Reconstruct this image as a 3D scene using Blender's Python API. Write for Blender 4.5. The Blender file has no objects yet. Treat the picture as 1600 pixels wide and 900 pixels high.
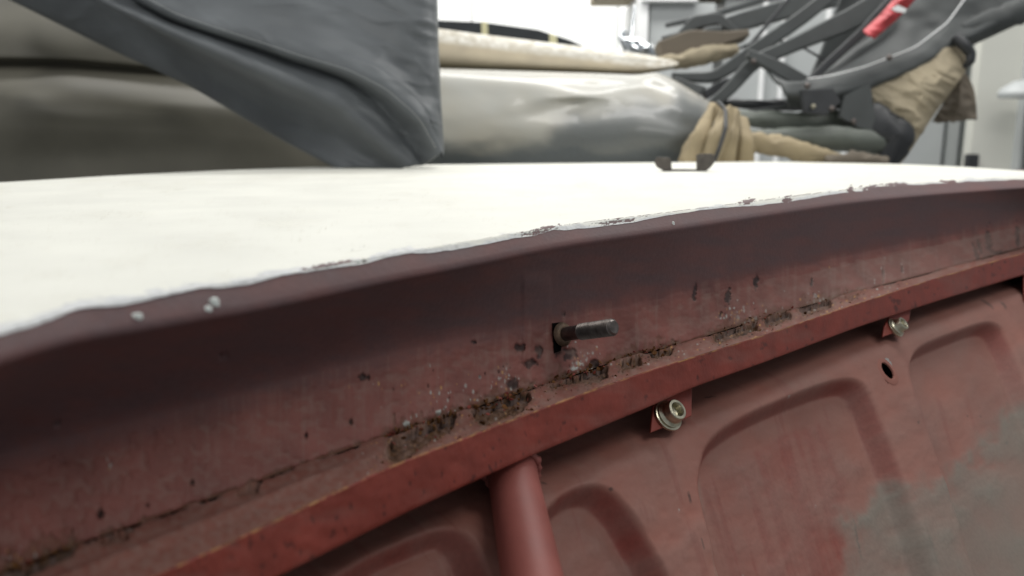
import bpy, bmesh, math, random
import numpy as np
from mathutils import Vector, Matrix, noise as mn
random.seed(4); rng = np.random.default_rng(4)

# ------------------------------------------------------------------ camera
S = bpy.context.scene
F0 = 1232.0; PIT = math.radians(11)
cam = bpy.data.cameras.new('camera'); co = bpy.data.objects.new('camera', cam)
S.collection.objects.link(co); S.camera = co
cam.sensor_width = 36; cam.lens = 36*F0/1600; cam.clip_start = .01; cam.clip_end = 60
co.rotation_euler = (math.pi/2-PIT, 0, 0)
cam.dof.use_dof = True; cam.dof.focus_distance = .44; cam.dof.aperture_fstop = 8
# ------------------------------------------------------------------ light
W = bpy.data.worlds.new('World'); S.world = W; W.use_nodes = True
W.node_tree.nodes['Background'].inputs[0].default_value = (.92, .96, 1, 1)
W.node_tree.nodes['Background'].inputs[1].default_value = .35
S.view_settings.view_transform = 'Standard'; S.view_settings.look = 'None'
S.view_settings.exposure = 0; S.view_settings.gamma = 1
def lamp(name, loc, rot, sx, sy, power, col=(1, .985, .95)):
    l = bpy.data.lights.new(name, 'AREA'); l.shape = 'RECTANGLE'; l.size = sx; l.size_y = sy
    l.energy = power; l.color = col
    o = bpy.data.objects.new(name, l); S.collection.objects.link(o)
    o.location = loc; o.rotation_euler = [math.radians(a) for a in rot]
lamp('ceiling_or_fill_light', (.9, 1.45, 1.75), (0, 0, 0), 1.6, .35, 23)
lamp('ceiling_or_fill_light', (-.3, 2.6, 1.8), (14, 0, 0), 3.0, .35, 66)
lamp('ceiling_or_fill_light', (.8, 3.7, 1.9), (25, 0, 0), 4.0, .3, 60)  # added fill, no fixture known: whitens the back wall
lamp('ceiling_or_fill_light', (1.5, -.25, 1.9), (0, 10, 0), 1.4, .5, 17)
lamp('ceiling_or_fill_light', (-1.5, .1, 1.7), (0, -25, 0), .4, 1.6, 17)  # added fill from the left front, brightens the face of the vinyl cover
S.cycles.use_denoising = True

# ------------------------------------------------------------------ geometry helpers
cp, sp_ = math.cos(PIT), math.sin(PIT)
FV = np.array([0, cp, -sp_]); UV = np.array([0, sp_, cp]); XV = np.array([1., 0, 0])
def P(u, v, z):
    u, v, z = np.broadcast_arrays(np.asarray(u, float), np.asarray(v, float), np.asarray(z, float))
    r = ((u-800)/F0)[..., None]*XV+FV+((450-v)/F0)[..., None]*UV
    return r*z[..., None]
def zh(v, h): return h/(-sp_+(450-np.asarray(v, float))/F0*cp)     # depth where the sight line meets height h
def pix(p):
    z = p@FV
    return 800+F0*(p@XV)/z, 450-F0*(p@UV)/z
def smooth(a, s):
    if s <= 0: return a
    k = np.arange(-int(3*s), int(3*s)+1); g = np.exp(-.5*(k/s)**2); g /= g.sum()
    n = len(k)//2
    l = a[0]+(a[0]-a[1])*np.arange(n, 0, -1); r = a[-1]+(a[-1]-a[-2])*np.arange(1, n+1)
    return np.convolve(np.concatenate([l, a, r]), g, 'valid')
UD = np.arange(-260, 1861, 1.0)
def tr(pts, s=25):
    pts = sorted(pts); x = np.array([p[0] for p in pts], float); y = np.array([p[1] for p in pts], float)
    a = np.interp(UD, x, y)
    l = UD < x[0]; a[l] = y[0]+(UD[l]-x[0])*(y[1]-y[0])/(x[1]-x[0])
    r = UD > x[-1]; a[r] = y[-1]+(UD[r]-x[-1])*(y[-1]-y[-2])/(x[-1]-x[-2])
    a = smooth(a, s)
    return lambda u: np.interp(u, UD, a)
def vnoise(n, scale, seed, octs=3):
    r = np.random.default_rng(seed); out = np.zeros(n); amp = 1
    for o in range(octs):
        m = int(n/scale)+3; c = r.uniform(-1, 1, m); out += amp*np.interp(np.arange(n)/scale, np.arange(m), c)
        scale = max(1.0, scale/2.3); amp *= .55
    return out
def noise2(x, y, seed=0):
    r = np.random.default_rng(seed); T = r.uniform(-1, 1, (128, 128))
    xi = np.floor(x).astype(int); yi = np.floor(y).astype(int); fx = x-xi; fy = y-yi
    fx = fx*fx*(3-2*fx); fy = fy*fy*(3-2*fy)
    g = lambda a, b: T[a % 128, b % 128]
    return (g(xi, yi)*(1-fx)+g(xi+1, yi)*fx)*(1-fy)+(g(xi, yi+1)*(1-fx)+g(xi+1, yi+1)*fx)*fy
def fbm(x, y, seed=0, o=4):
    s = 0; a = 1
    for i in range(o): s = s+a*noise2(x*2**i, y*2**i, seed+i); a *= .5
    return s
def sdf(U, V, poly):
    """signed distance (inside positive) to a closed outline"""
    p = np.array(poly, float); q = np.roll(p, -1, 0)
    d = np.full(U.shape, 1e9); ins = np.zeros(U.shape, bool)
    for (ax, ay), (bx, by) in zip(p, q):
        ex, ey = bx-ax, by-ay; L = ex*ex+ey*ey+1e-9
        t = np.clip(((U-ax)*ex+(V-ay)*ey)/L, 0, 1)
        d = np.minimum(d, np.hypot(U-ax-t*ex, V-ay-t*ey))
        if ey != 0:
            c = ((ay <= V) != (by <= V)) & (U < (V-ay)/ey*ex+ax); ins ^= c
    return np.where(ins, d, -d)
def sst(x, a, b):
    t = np.clip((x-a)/(b-a), 0, 1); return t*t*(3-2*t)

COL = S.collection
def link(o, parent=None):
    COL.objects.link(o)
    if parent is not None: o.parent = parent
    return o
def mesh(name, verts, faces, mat, parent=None, mask=None, smooth_=True, mask2=None):
    me = bpy.data.meshes.new(name); me.from_pydata([tuple(v) for v in verts], [], faces); me.update()
    if smooth_: me.polygons.foreach_set('use_smooth', [True]*len(me.polygons))
    for nm, mk in (('mask', mask), ('mask2', mask2)):
        if mk is not None:
            a = me.color_attributes.new(nm, 'FLOAT_COLOR', 'POINT')
            c = np.ones((len(verts), 4), np.float32); c[:, :3] = mk.reshape(-1, 3); a.data.foreach_set('color', c.ravel())
    me.materials.append(mat)
    return link(bpy.data.objects.new(name, me), parent)
def grid(name, G, mat, parent=None, mask=None, keep=None, closed=False, mask2=None, flip=False):
    R, C = G.shape[:2]
    idx = np.arange(R*C).reshape(R, C)
    if closed: idx = np.vstack([idx, idx[:1]])
    a, b, c, d = idx[:-1, :-1], idx[:-1, 1:], idx[1:, 1:], idx[1:, :-1]
    q = np.stack([a, d, c, b] if not flip else [a, b, c, d], -1).reshape(-1, 4)
    if keep is not None:
        q = q[keep.ravel()[q].all(1)]
    return mesh(name, G.reshape(-1, 3), q.tolist(), mat, parent, mask, True, mask2)
def thing(name, label, cat, loc=(0, 0, 0), group=None):
    o = bpy.data.objects.new(name, None); link(o); o.location = loc; o.empty_display_size = .02
    o['label'] = label; o['category'] = cat
    if group: o['group'] = group
    return o
def tag(o, label, cat, group=None):
    o['label'] = label; o['category'] = cat
    if group: o['group'] = group
    return o
def thick(o, t, off=1):
    m = o.modifiers.new('thickness', 'SOLIDIFY'); m.thickness = t; m.offset = off; return o

# ------------------------------------------------------------------ materials
def mat(name, col, rough=.6, var=.15, scale=60, bump=.15, bscale=300, metal=0, spec=.5, masks=None, col2=None, coat=0,
        stretch=None, sheen=0, bdist=.0006):
    m = bpy.data.materials.new(name); m.use_nodes = True; nt = m.node_tree; N = nt.nodes; L = nt.links
    b = N['Principled BSDF']; b.inputs['Metallic'].default_value = metal
    b.inputs['Specular IOR Level'].default_value = spec; b.inputs['Coat Weight'].default_value = coat
    b.inputs['Sheen Weight'].default_value = sheen
    tc = N.new('ShaderNodeTexCoord'); src = tc.outputs['Object']
    if stretch:
        mp = N.new('ShaderNodeMapping'); mp.inputs['Scale'].default_value = stretch[0]; mp.inputs['Rotation'].default_value = stretch[1]
        L.new(src, mp.inputs[0]); srcs = mp.outputs[0]
    else: srcs = src
    n = N.new('ShaderNodeTexNoise'); n.inputs['Scale'].default_value = scale; n.inputs['Detail'].default_value = 6
    L.new(srcs, n.inputs[0])
    r = N.new('ShaderNodeValToRGB'); L.new(n.outputs[0], r.inputs[0])
    r.color_ramp.elements[0].position = .3; r.color_ramp.elements[1].position = .72
    c2 = col2 or tuple(min(1, c*(1+var)) for c in col)
    r.color_ramp.elements[0].color = (*[c*(1-var) for c in col], 1); r.color_ramp.elements[1].color = (*c2, 1)
    out = r.outputs[0]
    rr = N.new('ShaderNodeMapRange'); rr.inputs[3].default_value = rough-.08; rr.inputs[4].default_value = min(1, rough+.1)
    L.new(n.outputs[0], rr.inputs[0]); rough_out = rr.outputs[0]
    n2 = N.new('ShaderNodeTexNoise'); n2.inputs['Scale'].default_value = bscale; n2.inputs['Detail'].default_value = 4
    L.new(src, n2.inputs[0])
    if masks:
        for attr, cols in masks.items():
            at = N.new('ShaderNodeAttribute'); at.attribute_name = attr
            sep = N.new('ShaderNodeSeparateColor'); L.new(at.outputs['Color'], sep.inputs[0])
            for i, cc in enumerate(cols):
                if cc is None: continue
                mx = N.new('ShaderNodeMix'); mx.data_type = 'RGBA'
                nn = N.new('ShaderNodeTexNoise'); nn.inputs['Scale'].default_value = 420; nn.inputs['Detail'].default_value = 5
                L.new(src, nn.inputs[0])
                hv = N.new('ShaderNodeMix'); hv.data_type = 'RGBA'
                am = .5 if attr == 'mask' else .18
                hv.inputs[6].default_value = (*[c*(1-am) for c in cc], 1); hv.inputs[7].default_value = (*[min(1, c*(1+am)) for c in cc], 1)
                L.new(nn.outputs[0], hv.inputs[0])
                L.new(sep.outputs[i], mx.inputs[0]); L.new(out, mx.inputs[6]); L.new(hv.outputs[2], mx.inputs[7]); out = mx.outputs[2]
    L.new(out, b.inputs['Base Color']); L.new(rough_out, b.inputs['Roughness'])
    bp = N.new('ShaderNodeBump'); bp.inputs['Strength'].default_value = bump; bp.inputs['Distance'].default_value = bdist
    L.new(n2.outputs[0], bp.inputs['Height']); L.new(bp.outputs[0], b.inputs['Normal'])
    return m
RUST = (.085, .040, .016)
SPEC = (.42, .45, .42)
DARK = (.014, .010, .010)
YEL = (.5, .27, .09)
DUST = (.24, .155, .130)
GREY = (.205, .185, .155)
M = {}
M['cream'] = mat('cream_paint', (.74, .735, .67), .58, .05, 18, .12, 260, spec=.25, masks={'mask': (DARK, (.52, .53, .55), (.62, .60, .52))})
M['primer_flange'] = mat('red_primer_dull', (.185, .066, .054), .58, .3, 38, .25, 380, spec=.25,
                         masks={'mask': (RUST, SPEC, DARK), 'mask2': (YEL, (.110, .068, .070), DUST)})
M['primer_ledge'] = mat('red_primer_dusty', (.20, .080, .062), .65, .2, 50, .2, 380, spec=.2,
                        masks={'mask': (RUST, SPEC, DARK), 'mask2': (YEL, None, DUST)})
M['primer_rail'] = mat('red_primer_clean', (.235, .046, .032), .5, .18, 70, .3, 420, spec=.4, masks={'mask': (RUST, SPEC, DARK), 'mask2': (YEL, None, DUST)})
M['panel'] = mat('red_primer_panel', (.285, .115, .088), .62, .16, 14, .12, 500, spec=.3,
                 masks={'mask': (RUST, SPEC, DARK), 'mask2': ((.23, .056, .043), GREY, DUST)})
M['primer_tube'] = mat('red_primer_tube', (.25, .075, .062), .5, .12, 60, .15, 400, spec=.4)
M['black_hole'] = mat('dark_cavity', (.006, .005, .005), .9, spec=0)
M['rusty_steel'] = mat('rusty_washer', (.13, .085, .055), .6, .4, 300, .5, 600, metal=.4)
M['steel'] = mat('yellow_zinc_steel', (.50, .47, .36), .3, .25, 220, .2, 600, metal=1)
M['dark_steel'] = mat('dark_oiled_steel', (.15, .13, .12), .38, .4, 260, .2, 700, metal=.9)
M['filler'] = mat('pale_filler', (.74, .78, .74), .7, .2, 300, .4, 700)
M['vinyl'] = mat('grey_vinyl', (.118, .128, .135), .50, .26, 7, .35, 700, spec=.4)
M['olive'] = mat('olive_vinyl', (.105, .098, .074), .62, .15, 10, .15, 700)
M['window'] = mat('cloudy_window_vinyl', (.37, .345, .28), .40, .1, 7, .03, 60, coat=.16, col2=(.31, .31, .28),
                  masks={'mask': ((.07, .085, .095), None, None)})
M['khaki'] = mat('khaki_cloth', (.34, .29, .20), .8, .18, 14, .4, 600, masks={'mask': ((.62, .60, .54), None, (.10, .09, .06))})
M['tan'] = mat('tan_cloth', (.34, .275, .17), .8, .2, 18, .4, 600)
M['brown'] = mat('brown_cloth', (.15, .125, .095), .8, .12, 14, .3, 600)
M['frame'] = mat('dark_frame_paint', (.060, .066, .066), .55, .2, 20, .15, 200)
M['rubber'] = mat('black_rubber', (.03, .032, .035), .45, .2, 20, .1, 200)
M['greenish'] = mat('grey_green_sleeve', (.13, .145, .125), .45, .2, 12, .15, 200)
M['red'] = mat('red_rag', (.50, .055, .065), .6, .15, 40, .4, 300)
M['wpaint'] = mat('white_wall_paint', (.84, .85, .84), .6, .02, 3, .02, 80)
M['greycab'] = mat('light_grey_metal', (.42, .44, .44), .4, .03, 5, .02, 80)
M['whitetrim'] = mat('white_trim', (.82, .83, .83), .4, .02, 5, .02, 80)
M['door'] = mat('cream_door_paint', (.66, .66, .60), .5, .03, 5, .02, 80)
M['chrome'] = mat('chrome', (.75, .78, .8), .08, .04, 20, .02, 100, metal=1)
M['matte'] = mat('matt_dark_cloth', (.05, .055, .058), .85, .1, 20, .05, 200, spec=.1)
M['tape'] = mat('yellow_tape', (.70, .66, .40), .6, .05, 30, .1, 200)
M['floor'] = mat('grey_floor', (.25, .25, .24), .6, .1, 3, .1, 60)
M['clip'] = mat('tarnished_clip', (.13, .115, .10), .5, .3, 120, .3, 500, metal=.4)

# ------------------------------------------------------------------ room (the setting)
def boxuv(name, u0, u1, v0, v1, z, depth, m, parent=None, bev=.003, kind=None):
    """upright box whose front face stands at distance z; world-aligned"""
    y = z*cp
    a = P((u0+u1)/2, v0, z); b = P((u0+u1)/2, v1, z)
    x0 = (u0-800)/F0*z; x1 = (u1-800)/F0*z
    return box(name, (x0, y, b[2]), (x1, y+depth, a[2]), m, parent, bev, kind)
def box(name, lo, hi, m, parent=None, bev=.003, kind=None):
    bm = bmesh.new(); bmesh.ops.create_cube(bm, size=1)
    for v in bm.verts: v.co = Vector([(lo[i]+hi[i])/2+v.co[i]*(hi[i]-lo[i]) for i in range(3)])
    if bev: bmesh.ops.bevel(bm, geom=bm.edges[:], offset=bev, segments=2, affect='EDGES')
    me = bpy.data.meshes.new(name); bm.to_mesh(me); bm.free(); me.materials.append(m)
    o = link(bpy.data.objects.new(name, me), parent)
    if kind: o['kind'] = kind
    return o
box('floor', (-7, -3, -1.12), (8, 6, -1.02), M['floor'], None, 0, 'structure')
box('wall', (-7, 4.4, -1.02), (8, 4.5, 2.6), M['wpaint'], None, 0, 'structure')
pw = thing('wall_cladding', 'white wall cladding sheets with a thin vertical joint behind the folded roof', 'wall cladding', (0, 4.38, -1))
def reparent(o, p):
    o.parent = p; o.matrix_parent_inverse = Matrix.Translation(-p.location); return o
for (u0, u1) in ((300, 520), (522, 740), (742, 954), (956, 1100)):
    reparent(boxuv('panel', u0, u1, -700, 420, 4.3, .04, M['wpaint'], None, .004), pw)
cb = thing('cabinet', 'pale grey wall cabinet with white edge, behind the chrome mirror', 'cabinet', (.9, 3.2, 0))
reparent(boxuv('carcass', 1002, 1098, 18, 330, 3.3, .4, M['greycab']), cb)
reparent(boxuv('side_panel', 984, 1000, 6, 330, 3.28, .42, M['whitetrim']), cb)
reparent(boxuv('top_panel', 990, 1072, 4, 16, 3.26, .44, M['whitetrim']), cb)
lk = thing('locker', 'tall light grey locker with white upright strips seen through the roof frame', 'locker', (1.6, 3.2, -1))
reparent(boxuv('carcass', 1112, 1492, -60, 700, 3.35, .4, M['greycab']), lk)
for u in (1168, 1197, 1262, 1300):
    reparent(boxuv('upright', u, u+7, -60, 700, 3.33, .018, M['whitetrim']), lk)
reparent(boxuv('handle', 1283, 1292, 58, 100, 3.31, .03, M['whitetrim']), lk)
for u in (1451, 1475):
    reparent(boxuv('joint_strip', u, u+3, -60, 700, 3.34, .008, M['frame'], None, 0), lk)
dr = thing('door', 'cream door leaf with a dark latch near its foot, right of the brown cloth flap', 'door', (2.0, 3.1, -1))
reparent(boxuv('door_leaf', 1492, 1566, -200, 700, 3.2, .05, M['door']), dr)
reparent(boxuv('latch', 1493, 1508, 240, 262, 3.16, .04, M['rubber']), dr)
box('ceiling_beam', P(1130, -6, 3.1)-np.array([.5, 0, 0]), P(1130, -14, 3.1)+np.array([.3, .25, .03]), M['khaki'], None, .003)
tag(bpy.data.objects['ceiling_beam'], 'narrow tan batten across the top of the pale cabinet', 'batten')
pc = thing('post', 'light grey door post with slim dark edge at the right border', 'post', (2.1, 3, -1))
reparent(boxuv('jamb', 1568, 1584, -200, 700, 3.15, .06, M['greycab']), pc)
reparent(boxuv('edge_strip', 1586, 1680, 160, 700, 3.1, .06, M['frame']), pc)
# rounded grey lamp-like cap at the right border
def lathe(name, prof, m, parent=None, seg=32, T=None, cap=True):
    V = []; Fc = []
    for (r, h) in prof:
        for i in range(seg):
            a = 2*math.pi*i/seg; V.append(Vector((r*math.cos(a), r*math.sin(a), h)))
    n = len(prof)
    for j in range(n-1):
        for i in range(seg):
            k = (i+1) % seg; Fc.append((j*seg+i, j*seg+k, (j+1)*seg+k, (j+1)*seg+i))
    if cap and prof[0][0] > 1e-6: Fc.append(tuple(range(seg))[::-1])
    if cap and prof[-1][0] > 1e-6: Fc.append(tuple((n-1)*seg+i for i in range(seg)))
    if T is not None: V = [T@v for v in V]
    o = mesh(name, V, Fc, m, parent)
    md = o.modifiers.new('edge', 'EDGE_SPLIT'); md.split_angle = math.radians(40)
    return o
def frame(origin, axis, up=(0, 0, 1)):
    z = Vector(axis).normalized(); x = Vector(up).cross(z)
    if x.length < 1e-4: x = Vector((1, 0, 0))
    x.normalize(); y = z.cross(x)
    return Matrix.Translation(Vector(origin))@Matrix((x, y, z)).transposed().to_4x4()
dm = lathe('wall_hook', [(.001, .05), (.04, .045), (.08, .02), (.09, 0), (.085, -.015), (.001, -.02)], M['greycab'], None, 24,
           Matrix.Translation(Vector(P(1602, 146, 2.9))))
tag(dm, 'rounded grey knob sticking out at the right border above the post', 'knob')

# ------------------------------------------------------------------ body of the car: traced long edges
vA = tr([(-200, 590), (0, 524), (94, 494), (125, 484), (187, 478), (312, 454), (406, 440), (500, 423), (600, 403), (700, 388), (800, 370),
         (870, 357), (1000, 342), (1170, 320), (1330, 299), (1440, 290), (1600, 280), (1800, 271)], 45)
vG = tr([(-200, 975), (0, 897), (100, 860), (150, 840), (237, 812), (312, 785), (400, 755), (420, 745), (570, 693), (710, 647), (858, 599),
         (970, 561), (1061, 538), (1184, 500), (1294, 468), (1360, 450), (1451, 427), (1529, 406), (1600, 386), (1800, 345)], 14)
vR = tr([(-200, 1100), (0, 1010), (250, 895), (400, 827), (607, 729), (795, 657), (889, 622), (1000, 583), (1189, 525), (1340, 474), (1451, 438),
         (1529, 415), (1600, 395), (1800, 352)], 14)
vL = tr([(-200, 1240), (0, 1120), (439, 899), (645, 796), (825, 714), (1016, 635), (1075, 608), (1200, 564), (1340, 511), (1462, 471), (1600, 429), (1800, 380)], 14)
vC = tr([(-200, 770), (0, 712), (300, 634), (600, 552), (800, 512), (1000, 472), (1200, 426), (1400, 382), (1600, 348), (1800, 322)], 40)
HD, HL = -.045, -.118
U = np.arange(-240, 1841, 1.5)
zA = smooth(zh(vA(U), HD), 10); zG = zh(vG(U), HL-.0005); zR = zh(vR(U), HL)
zc = lambda u: np.interp(u, U, zA)
vcor = lambda u: vA(u)-3-2.2/zc(u)*.35
zcor = lambda u: zh(vcor(u), HD)
vB = lambda u: vA(u)+np.minimum(.0088*F0/zc(u), 45)
zB = lambda u: zc(u)-.0014
def zlip(u, v):
    vc_, zc_ = vcor(u), zcor(u)
    t = np.clip((v-vc_)/(vB(u)-vc_), 0, 1.5)
    return np.where(v < vc_, zh(np.minimum(v, vc_), HD), zc_+(zB(u)-zc_)*t)
body = thing('car_body', 'stripped car body with cream rear deck, red primer flange, rail and embossed inner panel', 'car body', (0, 0, 0))

# --- flange: lip, shaded hollow, lower slope
zCC = smooth(np.maximum(zA+.010, zG+.016), 30)
rows_v, rows_z = [], []
def addrow(v, z): rows_v.append(v); rows_z.append(z)
vc_ = vcor(U); zc0 = zcor(U)
addrow(vc_-12, zh(vc_-12, HD)); addrow(vc_-3, zh(vc_-3, HD)); addrow(vc_, zc0); 
vb, zb = vB(U), zB(U)
for t in (.12, .4, .7, .92): addrow(vc_+(vb-vc_)*t, zc0+(zb-zc0)*t+.0004*(t > .9))
addrow(vb+1.0/zA*.5, zb+.0015)
NC = 26
vc2 = vC(U)
for i in range(1, NC+1):
    t = i/NC; zz = zb+.0015+(zCC-zb-.0015)*(1-(1-t)**1.7)
    addrow(vb+(vc2-vb)*t, zz)
NG = 46
vg = vG(U)
for i in range(1, NG+1):
    t = i/NG
    # a soft bend, then a steady slope out to the seam
    addrow(vc2+(vg-vc2)*t, zCC+(zG-zCC)*(t**1.25))
RV = np.array(rows_v); RZ = np.array(rows_z); RU = np.broadcast_to(U, RV.shape)
fl = np.zeros(RV.shape+(3,)); fl2 = np.zeros_like(fl)
# distance above the seam, in mm
mm = (vg-RV)*RZ/F0*1000
ns = fbm(RU/14, RV/10, 3); nf = fbm(RU/4, RV/4, 9)
def blob(cu, cv, ru, rv, rot=0, rough=.35, seed=0, f=7):
    c, s = math.cos(rot), math.sin(rot)
    a = ((RU-cu)*c+(RV-cv)*s)/ru; b = (-(RU-cu)*s+(RV-cv)*c)/rv
    return 1-np.hypot(a, b)+rough*fbm(RU/f, RV/f, seed+20)
dark = np.zeros(RV.shape); spc = np.zeros(RV.shape); rst = np.zeros(RV.shape); yel = np.zeros(RV.shape)
for i, (cu, cv, ru, rv, ro) in enumerate([(1085, 457, 3, 16, .1), (1137, 464, 4, 16, .1), (1181, 441, 4, 12, 0), (1545, 378, 5, 26, -.1), (1526, 398, 3, 18, -.35), (1530, 385, 3, 12, -.3),
                           (1560, 396, 12, 5, 0), (1590, 372, 4, 22, 0), (1125, 492, 2, 5, 0), (568, 590, 9, 5, 0), (548, 660, 3, 4, 0), (478, 680, 2, 5, 0), (350, 555, 8, 4, 0),
                           (157, 803, 5, 6, 0), (230, 790, 3, 3, 0), (300, 755, 3, 3, 0), (740, 535, 4, 3, 0), (88, 660, 6, 3, 0), (880, 490, 3, 3, 0), (1268, 443, 2, 10, 0), (1380, 428, 2, 12, 0), (1410, 420, 2, 5, 0)]):
    dark = np.maximum(dark, sst(blob(cu, cv, ru*1.25, rv*1.1, ro, .35, i, 4), 0, .35)*.9)
# specks of filler and yellow residue near the rusted holes
for i, (cu, cv, n, su, sv) in enumerate([(640, 664, 9, 14, 7), (685, 645, 16, 14, 12), (690, 620, 14, 16, 16), (786, 588, 20, 7, 18), (770, 600, 12, 20, 12), (905, 562, 26, 12, 18), (925, 560, 12, 8, 16), (1150, 494, 34, 15, 6), (1172, 490, 12, 12, 8),
                            (1272, 465, 20, 10, 4), (160, 730, 7, 12, 10), (650, 600, 22, 46, 22), (30, 868, 14, 16, 8), (30, 880, 8, 20, 6), (1210, 470, 10, 60, 14), (1400, 430, 18, 60, 14), (720, 620, 16, 40, 14), (885, 530, 10, 12, 12)]):
    for k in range(n):
        u_, v_ = rng.normal(cu, su), rng.normal(cv, sv); r_ = rng.uniform(.6, 2.0) if i not in (11, 14, 15) else rng.uniform(.6, 1.4)
        d = sst(1.25-np.hypot((RU-u_)/r_, (RV-v_)/(r_*rng.uniform(.9, 2.4)))+.25*nf, 0, .8)*rng.uniform(.25, .9)
        if rng.random() < .22: yel = np.maximum(yel, d)
        elif rng.random() < .25: dark = np.maximum(dark, d)
        else: spc = np.maximum(spc, d)
for (cu, cv, ru, rv) in ((635, 661, 6, 7), (686, 643, 6, 5), (903, 568, 7, 6), (900, 575, 9, 5)):
    spc = np.maximum(spc, sst(blob(cu, cv, ru, rv, 0, .45, 5, 4), .1, .5)*.9)
# worn lower margin of the slope just above the seam holes
rustband = sst(2.6-mm+1.6*ns, 0, 1.8)*(mm > -1)
holes = [(606, 712), (736, 830), (856, 952), (966, 1004), (1012, 1056), (1112, 1186), (1192, 1236), (1248, 1298), (1310, 1336), (-240, 112)]
nearhole = np.zeros(len(U))
for a, b in holes: nearhole = np.maximum(nearhole, sst(U, a-16, a)*(1-sst(U, b, b+14)))
rst = rustband*nearhole*.9
rst = np.maximum(rst, sst(1.1-mm+.7*ns, 0, .6)*.7)
rst = np.maximum(rst, nearhole*.45*sst(5.5-mm+4*fbm(RU/7, RV/16, 12), 0, 3)*(mm > -1))
# knocked-out patch below the bolt and old rivet rings
for i, (cu, cv, ru, rv) in enumerate([(811, 543, 9, 8), (842, 549, 7, 12), (826, 568, 15, 9), (890, 553, 14, 12), (800, 600, 10, 10), (930, 570, 13, 9), (872, 545, 8, 16)]):
    dark = np.maximum(dark, sst(blob(cu, cv, ru, rv, 0, .3, 40+i), 0, .45)*.85)
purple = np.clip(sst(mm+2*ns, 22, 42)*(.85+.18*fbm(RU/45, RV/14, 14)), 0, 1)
dustm = np.clip(.28*sst(ns, -.3, .9)*(mm < 26)*(mm > 1)+.35*sst(RU, 950, 1500)*(mm < 24), 0, .65)
stk = fbm(RU/6, RV/70, 77, 4)
dustm = np.clip(dustm+.2*sst(stk, .1, 1.0)*sst(RU, -100, 500)*(mm < 34)*(mm > .5), 0, .7)
fl[..., 0] = rst; fl[..., 1] = spc; fl[..., 2] = dark; fl2[..., 0] = yel; fl2[..., 1] = purple; fl2[..., 2] = dustm
RZ2 = RZ+.0006*ns*sst(mm, 0, 4)*(mm < 30)*.6+.0016*np.clip(dark, 0, 1)+.0012*rst-.0005*spc
# pressed relief strip beside the bolt
stripc = 838+(RV-480)*.0
strip = sst(26-np.abs(RU-stripc), 0, 9)*sst(RV, 420, 445)*(1-sst(RV, 560, 580))
RZ2 = RZ2-.0013*strip
grid('flange', P(RU, RV, RZ2), M['primer_flange'], body, fl, None, False, fl2)

# --- ledge (upward-facing strip between the seam and the rail)
NLd = 34; T = np.linspace(0, 1, NLd)[:, None]
LU = np.broadcast_to(U, (NLd, len(U)))
vr = vR(U)
zl = zG+(zR-zG)*T                                     # depth across the ledge
seamn = np.clip(.55+.9*fbm(U/30, 0*U+1, 71), 0, 1)[None]
hl = np.full(zl.shape, HL)-.0008*seamn*np.exp(-((T)/.07)**2)
# small fold of the ledge at the near left end
hl = hl+.0014*np.exp(-((T-.50)/.10)**2)*(1-sst(LU, 470, 620))
G = P(LU, 450, 1.0); dirx = (LU-800)/F0
LP = np.empty(zl.shape+(3,))
# point on the sight plane of column u with depth zl at height hl
Y = (zl+hl*sp_)/cp; LP[..., 0] = dirx*zl; LP[..., 1] = Y; LP[..., 2] = hl
lu, lv = pix(LP)
hp = [[(606, 690), (640, 672), (702, 647), (712, 650), (706, 672), (676, 688), (650, 706), (628, 722), (612, 722), (604, 708)],
      [(738, 641), (780, 622), (826, 608), (830, 626), (812, 645), (786, 655), (752, 665), (740, 658)],
      [(858, 602), (900, 588), (930, 570), (950, 574), (950, 590), (925, 600), (905, 598), (862, 606)],
      [(966, 566), (1002, 554), (1002, 570), (972, 580)], [(1014, 552), (1052, 541), (1050, 553), (1018, 560)],
      [(1112, 522), (1184, 500), (1186, 515), (1128, 534), (1116, 534)],
      [(1192, 498), (1232, 485), (1236, 498), (1198, 512)], [(1248, 482), (1296, 467), (1298, 480), (1256, 494)],
      [(-250, 985), (0, 896), (60, 874), (125, 846), (110, 868), (60, 892), (0, 925), (-250, 1040)],
      [(150, 842), (210, 822), (196, 848), (160, 852)], [(365, 766), (405, 752), (402, 770), (375, 778)], [(1310, 466), (1345, 456), (1330, 470)]]
ng = fbm(lu/9, lv/6, 60); ng2 = fbm(lu/3, lv/3, 61)
rs = np.zeros(lu.shape); pit = np.zeros(lu.shape)
for i, pl in enumerate(hp):
    d = sdf(lu, lv, pl)+2.6*ng+1.2*ng2
    w = 1.0 if i < 9 else .45
    rs = np.maximum(rs, w*sst(d, -1.5, 1.0)); rs = np.maximum(rs, .55*w*sst(d+3*ng2, -9, -1)); pit = np.maximum(pit, w*sst(d, -.5, 2.5))
sd = (zh(lv, HL)*0+zl)
near = sst(.0018*F0/zl-(lv-vg), 0, .0012*F0)*1.0
seam = seamn*sst(1.8+ng*1.2-(lv-vg)*zl/F0*1000*2.2, 0, 1)
dk = np.maximum(seam*.8*sst(ng+.5, -.2, .5), 0)
sp2 = np.zeros(lu.shape); yl = np.zeros(lu.shape)
for k in range(300):
    u_ = rng.uniform(560, 1420) if k < 340 else rng.uniform(0, 560); v0 = vG(u_); v1 = vR(u_); v_ = rng.uniform(v0, v1); r_ = rng.uniform(.7, 1.8)
    c0 = np.searchsorted(U, u_-8); c1 = np.searchsorted(U, u_+8)
    d = sst(1.3-np.hypot((lu[:, c0:c1]-u_)/r_, (lv[:, c0:c1]-v_)/r_), 0, .8)*rng.uniform(.2, .9)
    q = rng.random()
    t_ = yl if q < .45 else (sp2 if q < .6 else dk); t_[:, c0:c1] = np.maximum(t_[:, c0:c1], d)
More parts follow.
